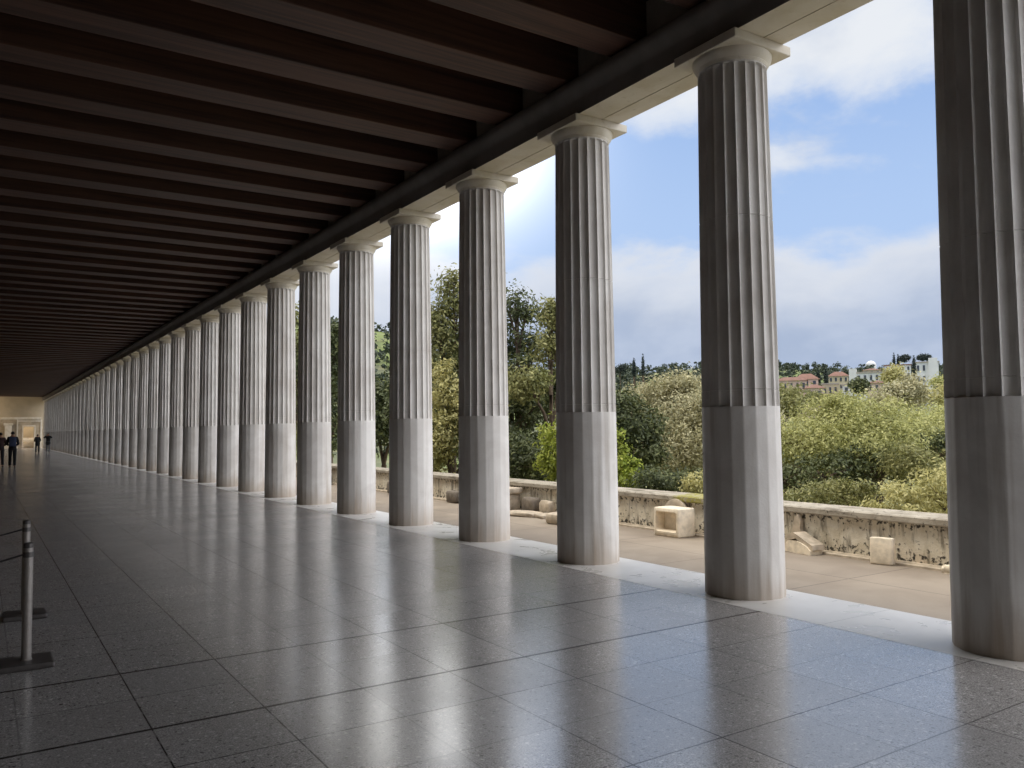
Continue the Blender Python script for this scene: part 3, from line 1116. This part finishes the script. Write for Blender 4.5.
# -- distant hill: woods (uncountable), then single trees and houses
rng = random.Random(5)
bl = []
for i in range(520):
    px = rng.uniform(560, 1080)
    r = interp(px, RIDGE_D) * (.70 + .32 * rng.random() ** .8)
    a = az_of(px)
    z = hill_z(px, r)
    h = rng.uniform(2.2, 3.6)
    bl.append((Vector((r * math.sin(a), r * math.cos(a), z + h * .35)), (rng.uniform(3, 6), rng.uniform(3, 6), h)))
for i in range(260):
    px = rng.uniform(300, 470)
    r = interp(px, RIDGE_D) * rng.uniform(.5, 1.02)
    a = az_of(px)
    z = hill_z(px, r)
    h = rng.uniform(1.2, 2.6)
    bl.append((Vector((r * math.sin(a), r * math.cos(a), z + h * .4)), (rng.uniform(2, 4), rng.uniform(2, 4), h)))
o = link(bpy.data.objects.new('hillside_woods', leaf_mesh('hillside_woods', bl, 110000, .95, 40, LEAF['far'], .9, .6, .7)))
tag(o, 'dark green woods covering the distant hill on the horizon', 'woods', None, 'stuff')


def cypress(px, py_top, py_bot, wpx, depth, label, seed, n=1500):
    c = at(px, (py_top + py_bot) / 2, depth)
    k = depth / FPX
    h = (py_bot - py_top) * k
    base = Vector((c.x, c.y, c.z - h / 2))
    t = thing('cypress_tree', label, 'tree', base, 0, 'cypresses on the skyline')
    bl = []
    for i in range(7):
        f = (i + .5) / 7
        w = wpx * k / 2 * .8 * (math.sin(PI * min(1, f * .8 + .18)) ** .8) * (1.05 - .55 * f)
        bl.append((Vector((0, 0, h * f)), (w, w, h / 9)))
    link(bpy.data.objects.new('foliage', leaf_mesh('foliage', bl, n, wpx * k * .2, seed, LEAF['cyp'], wpx * k * .16, .2, .5, 0, 6)), t)
    obj('trunk', tube(bmesh.new(), [(0, 0, -3), (0, 0, h * .5)], [.3, .1], 7), BARK, t)


cypress(643, 354, 376, 5.6, 170, 'tall dark cypress rising above the silvery olive tree, right one of the pair', 50)
cypress(634, 358.5, 376, 6, 172, 'shorter dark cypress just left of the tall cypress', 51)
cypress(894, 353, 366, 4.2, 330, 'thin cypress on the ridge right of the white dome', 52)
cypress(898, 354, 366, 4, 330, 'second thin cypress on the ridge, close right of the thin one by the dome', 53)
cypress(914, 355, 374, 5.5, 222, 'dark cypress between the white buildings left of the square house', 54)
cypress(818, 368, 383, 6, 240, 'dark cypress behind the red roofs, left of the pair', 55)
cypress(826, 369, 384, 6.5, 238, 'dark cypress behind the red roofs, right of the pair', 56)
tree('pine_tree', 'round dark pine on the skyline left of the cypress pair', 'tree', 'cyp', [blob(622, 367.5, 9, 5, 165), blob(618, 370, 10, 4, 165)], 1500, .35, 57, clump=.4, ground_z=6, per=12)
tree('pine_tree', 'wide dark pine on the skyline left of the nearest column', 'tree', 'cyp', [blob(924, 357.5, 12, 5, 300), blob(905, 358.5, 10, 7, 320)], 2600, .7, 58, clump=.7, ground_z=20, per=12)

HOUSE_W = simple('white_house_wall', (226, 224, 220), .8, .06, .3)
HOUSE_C = simple('cream_house_wall', (208, 192, 164), .8, .08, .3)
HOUSE_P = simple('pinkish_house_wall', (214, 188, 170), .8, .08, .3)
ROOF_R = simple('red_roof_tiles', (124, 90, 76), .8, .15, .6)
ROOF_G = simple('grey_roof', (170, 160, 150), .8, .1, .6)
PANE = simple('dark_window_pane', (70, 74, 84), .3, .1)


def house(px0, px1, py_top, py_bot, depth, wall, roof, label, wins=((3, 1),), pitched=False, tower=None):
    k = depth / FPX
    c = at((px0 + px1) / 2, py_bot, depth)
    w = (px1 - px0) * k
    h = (py_bot - py_top) * k
    d = max(6.0, w * .5)
    az = math.atan2(c.x, c.y)
    t = thing('house', label, 'building', c, -az)
    b = obj('wall', box(-w / 2, w / 2, 0, d, -8, h), wall, t)
    if pitched:
        rh = h * .35
        bm = bmesh.new()
        e = .4
        vs = [bm.verts.new(q) for q in ((-w / 2 - e, -e, h), (w / 2 + e, -e, h), (w / 2 + e, d + e, h), (-w / 2 - e, d + e, h), (-w / 2 + d * .3, d / 2, h + rh), (w / 2 - d * .3, d / 2, h + rh))]
        for f in ((0, 1, 5, 4), (1, 2, 5), (2, 3, 4, 5), (3, 0, 4), (0, 3, 2, 1)):
            bm.faces.new([vs[i] for i in f])
        obj('roof', bm, roof, t)
    else:
        obj('roof', box(-w / 2 - .25, w / 2 + .25, -.25, d + .25, h, h + .35), roof, t)
    nx, nz = wins
    for i in range(nx):
        for j in range(nz):
            wx = -w / 2 + w * (i + .5) / nx
            wz = h * (j + .5) / nz
            ww, wh = min(1.1, w / nx * .4), min(1.6, h / nz * .55)
            f = obj('window', box(wx - ww / 2 - .12, wx + ww / 2 + .12, -.1, .05, wz - wh / 2 - .12, wz + wh / 2 + .12), wall, t)
            obj('pane', box(wx - ww / 2, wx + ww / 2, -.13, 0, wz - wh / 2, wz + wh / 2), PANE, f)
    if tower:
        a, b2, top = tower
        xx0, xx1 = (a - (px0 + px1) / 2) * k, (b2 - (px0 + px1) / 2) * k
        obj('tower', box(xx0, xx1, -.4, 5, -6, (py_bot - top) * k), HOUSE_W, t)
    return t


house(777, 806, 380.5, 392, 215, HOUSE_P, ROOF_R, 'long low pinkish house with red roof right of the second column', (5, 1), True)
house(796, 818, 379, 396, 225, HOUSE_P, ROOF_R, 'pinkish house with stacked red roofs left of the dark cypress pair', (3, 2), True)
house(806, 824, 388, 400, 205, HOUSE_P, ROOF_R, 'small pale house with red roof in front of the pinkish ones', (2, 1), True)
house(829.5, 848, 376, 390, 266, HOUSE_C, ROOF_R, 'beige two-storey house between the cypress pair and the white building', (4, 2), True)
house(823, 838, 384.5, 396, 215, HOUSE_C, ROOF_G, 'low cream house in front of the beige house', (3, 1))
house(852, 885, 373, 392, 245, HOUSE_W, ROOF_G, 'large white building with a square tower on its left end', (6, 2), False, (851, 858, 368))
house(864, 880, 370, 376, 262, HOUSE_C, ROOF_R, 'reddish roofed upper house behind the large white building', (3, 1), True)
house(843, 850, 385.5, 394, 210, HOUSE_W, ROOF_G, 'tiny white house below the square tower of the white building', (1, 1))
house(886, 910, 365.5, 378, 265, HOUSE_W, ROOF_R, 'white flat building with thin brown eave left of the dark cypress', (5, 2))
house(917, 938, 362.5, 384, 235, HOUSE_W, ROOF_G, 'square white house with a few windows at the left edge of the nearest column', (4, 2), False, (929, 937, 358))
house(868, 886, 383, 392, 200, HOUSE_P, ROOF_R, 'small pink house below the large white building', (3, 1), True)

c = at(871, 366.5, 400)
t = thing('observatory', 'small white domed observatory on the wooded ridge', 'building', c)
k = 400 / FPX
obj('drum', lathe(bmesh.new(), [(4.8 * k, -10), (4.8 * k, 1.0 * k)], 32), HOUSE_W, t, 30)
bm = lathe(bmesh.new(), [(4.8 * k * math.cos(a), 1.0 * k + 4.8 * k * math.sin(a)) for a in [PI / 2 * i / 9 * .985 for i in range(10)]], 32)
obj('dome', bm, HOUSE_W, t, 40)

# ================================================================== PEOPLE


def skin_obj(name, pts, edges, radii, mat, parent, root=0, sub=1):
    bm = bmesh.new()
    lay = bm.verts.layers.skin.verify()
    vs = []
    for i, p in enumerate(pts):
        v = bm.verts.new(p)
        r = radii[i]
        v[lay].radius = r if isinstance(r, tuple) else (r, r)
        v[lay].use_root = (i == root)
        vs.append(v)
    for a, b in edges:
        bm.edges.new((vs[a], vs[b]))
    me = bpy.data.meshes.new(name)
    bm.to_mesh(me)
    bm.free()
    me.materials.append(mat)
    o = link(bpy.data.objects.new(name, me), parent)
    m1 = o.modifiers.new('skin', 'SKIN')
    m1.use_smooth_shade = True
    m2 = o.modifiers.new('sub', 'SUBSURF')
    m2.levels = sub
    m2.render_levels = sub
    return o


SKIN = simple('skin', (170, 126, 102), .6, .05)
HAIR = simple('dark_hair', (34, 28, 26), .6, .1)
CL = {
    'black': simple('black_cloth', (22, 22, 25), .85, .15, 20),
    'navy': simple('navy_cloth', (26, 32, 48), .85, .15, 20),
    'blue': simple('blue_grey_cloth', (52, 62, 88), .8, .15, 20),
    'grey': simple('grey_cloth', (96, 94, 98), .85, .15, 20),
    'maroon': simple('maroon_cloth', (52, 30, 30), .85, .15, 20),
    'shoe': simple('shoe_leather', (26, 24, 24), .6, .1, 20),
}


def person(label, loc, rz, h, top, bottom, arms, stride=.12, backpack=None, coat=False, group='visitors walking in the hall'):
    """faces local +y. arms: (left elbow, left hand, right elbow, right hand) offsets in a 1.75 m figure"""
    s = h / 1.75
    t = thing('person', label, 'person', loc, rz, group)
    V = lambda x, y, z: (x * s, y * s, z * s)
    hipL, hipR = V(-.09, 0, .90), V(.09, 0, .90)
    kneeL, kneeR = V(-.095, stride * .55 + .03, .49), V(.095, -stride * .35 + .03, .49)
    ankL, ankR = V(-.10, stride, .085), V(.10, -stride, .085)
    toeL, toeR = V(-.115, stride + .15, .035), V(.115, -stride + .15, .035)
    shL, shR = V(-.165, 0, 1.42), V(.165, 0, 1.42)
    eL, hL, eR, hR = [V(*a) for a in arms]
    pts = [V(0, 0, .95), V(0, .01, 1.15), V(0, 0, 1.36), V(0, .0, 1.50), V(0, .015, 1.60), V(0, .02, 1.695),
           hipL, kneeL, ankL, toeL, hipR, kneeR, ankR, toeR, shL, eL, hL, shR, eR, hR, V(0, .115, 1.62)]
    rad = [(.14, .105), (.125, .095), (.15, .105), .055, (.075, .092), (.055, .065),
           .085, .058, .04, .03, .085, .058, .04, .03, .06, .042, .03, .06, .042, .03, .018]
    rad = [(r[0] * s, r[1] * s) if isinstance(r, tuple) else r * s for r in rad]
    ed = [(0, 1), (1, 2), (2, 3), (3, 4), (4, 5), (0, 6), (6, 7), (7, 8), (8, 9), (0, 10), (10, 11), (11, 12), (12, 13),
          (2, 14), (14, 15), (15, 16), (2, 17), (17, 18), (18, 19), (4, 20)]
    # hands: palm then five fingers
    for hi, ei, sg in ((16, 15, -1), (19, 18, 1)):
        e, hd = Vector(pts[ei]), Vector(pts[hi])
        d = (hd - e).normalized()
        side = d.cross(Vector((sg, 0, .2))).normalized()
        palm = hd + d * .06 * s
        pts.append(tuple(palm))
        rad.append(.030 * s)
        pi_ = len(pts) - 1
        ed.append((hi, pi_))
        for f in range(4):
            q = palm + side * (f - 1.5) * .02 * s + d * (.07 - .008 * abs(f - 1.2)) * s
            pts.append(tuple(q))
            rad.append(.009 * s)
            ed.append((pi_, len(pts) - 1))
        q = hd + side * .05 * s + d * .055 * s
        pts.append(tuple(q))
        rad.append(.010 * s)
        ed.append((hi, len(pts) - 1))
    body = skin_obj('body', pts, ed, rad, SKIN, t)
    # trousers
    tp = [V(0, 0, 1.12), hipL, kneeL, ankL, hipR, kneeR, ankR]
    tr = [(.155 * s, .12 * s), .10 * s, .075 * s, .062 * s, .10 * s, .075 * s, .062 * s]
    skin_obj('trousers', tp, [(0, 1), (1, 2), (2, 3), (0, 4), (4, 5), (5, 6)], tr, CL[bottom], t)
    # jacket
    jp = [V(0, 0, .80 if not coat else .66), V(0, .01, 1.15), V(0, 0, 1.37), V(0, 0, 1.48), shL, eL, tuple(Vector(eL).lerp(Vector(hL), .9)), shR, eR, tuple(Vector(eR).lerp(Vector(hR), .9))]
    jr = [(.175 * s if not coat else .235 * s, .15 * s if not coat else .18 * s), (.165 * s, .13 * s), (.18 * s, .135 * s), .085 * s, .085 * s, .066 * s, .054 * s, .085 * s, .066 * s, .054 * s]
    skin_obj('coat' if coat else 'jacket', jp, [(0, 1), (1, 2), (2, 3), (2, 4), (4, 5), (5, 6), (2, 7), (7, 8), (8, 9)], jr, CL[top], t)
    for a, b in ((ankL, toeL), (ankR, toeR)):
        heel = (a[0], a[1] - .05 * s, .045 * s)
        skin_obj('shoe', [heel, (a[0], a[1] + .05 * s, .05 * s), (b[0], b[1], .04 * s)], [(0, 1), (1, 2)], [.045 * s, .05 * s, .042 * s], CL['shoe'], t)
    skin_obj('hair', [V(0, -.03, 1.58), V(0, -.025, 1.66), V(0, .02, 1.715)], [(0, 1), (1, 2)], [(.075 * s, .07 * s), (.092 * s, .095 * s), (.06 * s, .075 * s)], HAIR, t)
    for ex in (-1, 1):
        bm = bmesh.new()
        bmesh.ops.create_uvsphere(bm, u_segments=8, v_segments=6, radius=.013 * s)
        o = obj('eye', bm, HAIR, t, 180)
        o.location = V(ex * .032, .098, 1.635)
        skin_obj('ear', [V(ex * .078, .005, 1.60), V(ex * .088, 0, 1.64)], [(0, 1)], [.012 * s, .016 * s], SKIN, t)
    if backpack:
        bm = bevel(box(-.15 * s, .15 * s, -.30 * s, -.14 * s, 1.02 * s, 1.46 * s), .05 * s, 3)
        b = obj('backpack', bm, CL[backpack], t, 40)
        obj('pocket', bevel(box(-.11 * s, .11 * s, -.345 * s, -.29 * s, 1.06 * s, 1.24 * s), .02 * s, 2), CL[backpack], b, 40)
    return t


ARM_DOWN = ((-.25, -.01, 1.14), (-.25, .10, .92), (.25, -.01, 1.14), (.25, .10, .92))
ARM_BENT = ((-.235, -.05, 1.15), (-.17, .20, 1.08), (.235, -.05, 1.15), (.17, .20, 1.08))
ARM_UP = ((-.30, .16, 1.30), (-.10, .28, 1.52), (.30, .16, 1.30), (.10, .28, 1.52))
person('person in navy jacket with a backpack, walking away at the left edge', (1.28, 45.2, 0), math.radians(-2), 1.74, 'black', 'black', ARM_BENT, .14, 'blue')
person('person in dark reddish clothes half cut off by the left picture edge', (.82, 46.6, 0), math.radians(3), 1.70, 'maroon', 'black', ARM_BENT, .12)
person('person in short dark coat in front of the lit doorway, left of the far pair', (3.88, 76.5, 0), math.radians(8), 1.58, 'black', 'black', ARM_BENT, .10, None, True)
person('person in flared dark coat with raised arms by the far columns', (4.62, 76.2, 0), math.radians(168), 1.68, 'black', 'grey', ARM_UP, .05, None, True)

# ================================================================== LIGHT
w = bpy.data.worlds.new('sky')
sc.world = w
w.use_nodes = True
nt = NT(w.node_tree)
bg = w.node_tree.nodes['Background']
g = nt.node('ShaderNodeTexCoord').outputs['Generated']
sep = nt.node('ShaderNodeSeparateXYZ')
nt.l.new(g, sep.inputs[0])
el = nt.m('ARCSINE', sep.outputs[2])
az = nt.m('ARCTAN2', sep.outputs[0], sep.outputs[1])
V1 = nt.vec(az, nt.m('MULTIPLY', el, 1.7), 0.0)
warp = nt.noise(V1, 4.0, 3.0, .5)
big = nt.noise(V1, 5.0, 7.0, .56, .25)
big2 = nt.noise(nt.vec(nt.m('ADD', az, 3.1), nt.m('MULTIPLY', el, 1.7), 5.0), 7.5, 7.0, .56, .15)
fine = nt.noise(nt.vec(az, nt.m('MULTIPLY', el, 3.0), 2.0), 6.0, 6.0, .6)


def gauss(a0, sa, e0, se):
    u = nt.m('DIVIDE', nt.m('SUBTRACT', az, a0), sa)
    v = nt.m('DIVIDE', nt.m('SUBTRACT', el, e0), se)
    return nt.m('EXPONENT', nt.m('MULTIPLY', nt.m('ADD', nt.m('MULTIPLY', u, u), nt.m('MULTIPLY', v, v)), -1.0))


def add(*a):
    r = a[0]
    for q in a[1:]:
        r = nt.m('ADD', r, q)
    return r


# blue of the clear sky
blue = nt.mix(nt.step(el, .18, .66), lin(178, 205, 244), lin(112, 156, 222))
# low bank: solid below ~0.20 rad, ragged top
bank_h = add(.222, nt.m('MULTIPLY', nt.m('SUBTRACT', big, .5), .16), nt.m('MULTIPLY', nt.m('SUBTRACT', fine, .5), .05))
over = nt.m('SUBTRACT', bank_h, el)                      # >0 inside the bank
bank = nt.step(over, -.004, .035)
bank_rim = nt.step(over, .01, .13, 1, 0)
bank_col = nt.mix(bank_rim, lin(172, 187, 213), lin(224, 229, 238))
bank_col = nt.mix(nt.step(big2, .42, .68, 0, .5), bank_col, lin(206, 216, 234))
bank_col = nt.mix(nt.step(el, .0, .09, .7, 0), bank_col, lin(184, 202, 230))
# higher cumulus
puff = add(nt.m('MULTIPLY', gauss(.98, .20, .42, .066), .64), nt.m('MULTIPLY', gauss(.72, .13, .375, .05), .55),
           nt.m('MULTIPLY', gauss(.90, .045, .303, .022), .42), nt.m('MULTIPLY', gauss(.46, .12, .24, .05), .35),
           nt.m('MULTIPLY', nt.step(el, .40, .56), .5))
pd = nt.m('ADD', puff, nt.m('MULTIPLY', nt.m('SUBTRACT', big2, .5), 1.25))
pm = nt.step(pd, .22, .52)
puff_col = nt.mix(nt.step(pd, .35, .8), lin(208, 220, 240), lin(234, 238, 244))
puff_col = nt.mix(nt.step(big, .5, .68, 0, .45), puff_col, lin(196, 206, 224))
colr = nt.mix(pm, blue, puff_col)
colr = nt.mix(bank, colr, bank_col)
# brighter, whiter towards the cloud-veiled sun on the left
glow = nt.m('MULTIPLY', gauss(.26, .24, .18, .20), .4)
colr = nt.mix(glow, colr, (.95, .96, .98, 1))
# the veiled sun itself stands behind thin cloud up there
colr = nt.mix(gauss(.43, .14, .35, .085), colr, (4.8, 4.7, 4.5, 1))
# unseen upper sky above the picture, kept extra bright as added fill light
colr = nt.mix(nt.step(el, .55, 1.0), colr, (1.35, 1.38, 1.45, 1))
# unseen sky right of and behind the camera, brightened to light the hall
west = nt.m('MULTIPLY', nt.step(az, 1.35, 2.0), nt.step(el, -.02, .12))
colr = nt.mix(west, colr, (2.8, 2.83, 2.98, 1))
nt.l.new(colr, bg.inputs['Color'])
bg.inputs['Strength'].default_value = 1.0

sd = bpy.data.lights.new('sun', 'SUN')
sd.energy = 2.4
sd.angle = math.radians(16)
sd.color = (1.0, .93, .80)
so = bpy.data.objects.new('sun', sd)
C.objects.link(so)
sdir = Vector((-.30, .30, .92)).normalized()
so.rotation_euler = sdir.to_track_quat('Z', 'Y').to_euler()

# lamps of the far end: one unseen left of the frame, one in the stair room
ld = bpy.data.lights.new('end_wall_lamp', 'SPOT')
ld.energy = 420
ld.spot_size = math.radians(125)
ld.spot_blend = .6
ld.color = (1.0, .82, .60)
ld.shadow_soft_size = .08
lo = bpy.data.objects.new('end_wall_lamp', ld)
lo.location = (-1.2, YE - 4.2, 4.5)
lo.rotation_euler = Vector((-.75, -.85, -.02)).to_track_quat('Z', 'Y').to_euler()
C.objects.link(lo)
ld = bpy.data.lights.new('stair_room_lamp', 'POINT')
ld.energy = 130
ld.color = (1.0, .93, .82)
ld.shadow_soft_size = .08
lo = bpy.data.objects.new('stair_room_lamp', ld)
lo.location = ((dx0 + dx1) / 2, YE + 2.2, 3.0)
C.objects.link(lo)

# ================================================================== VIEW
vs = sc.view_settings
vs.view_transform = 'Standard'
try:
    vs.look = 'None'
except Exception:
    pass
vs.gamma = 1.0
vs.exposure = 0.0
vs.use_curve_mapping = False
sc.cycles.use_denoising = True
sc.cycles.max_bounces = 10
sc.cycles.diffuse_bounces = 6
sc.cycles.sample_clamp_indirect = 8
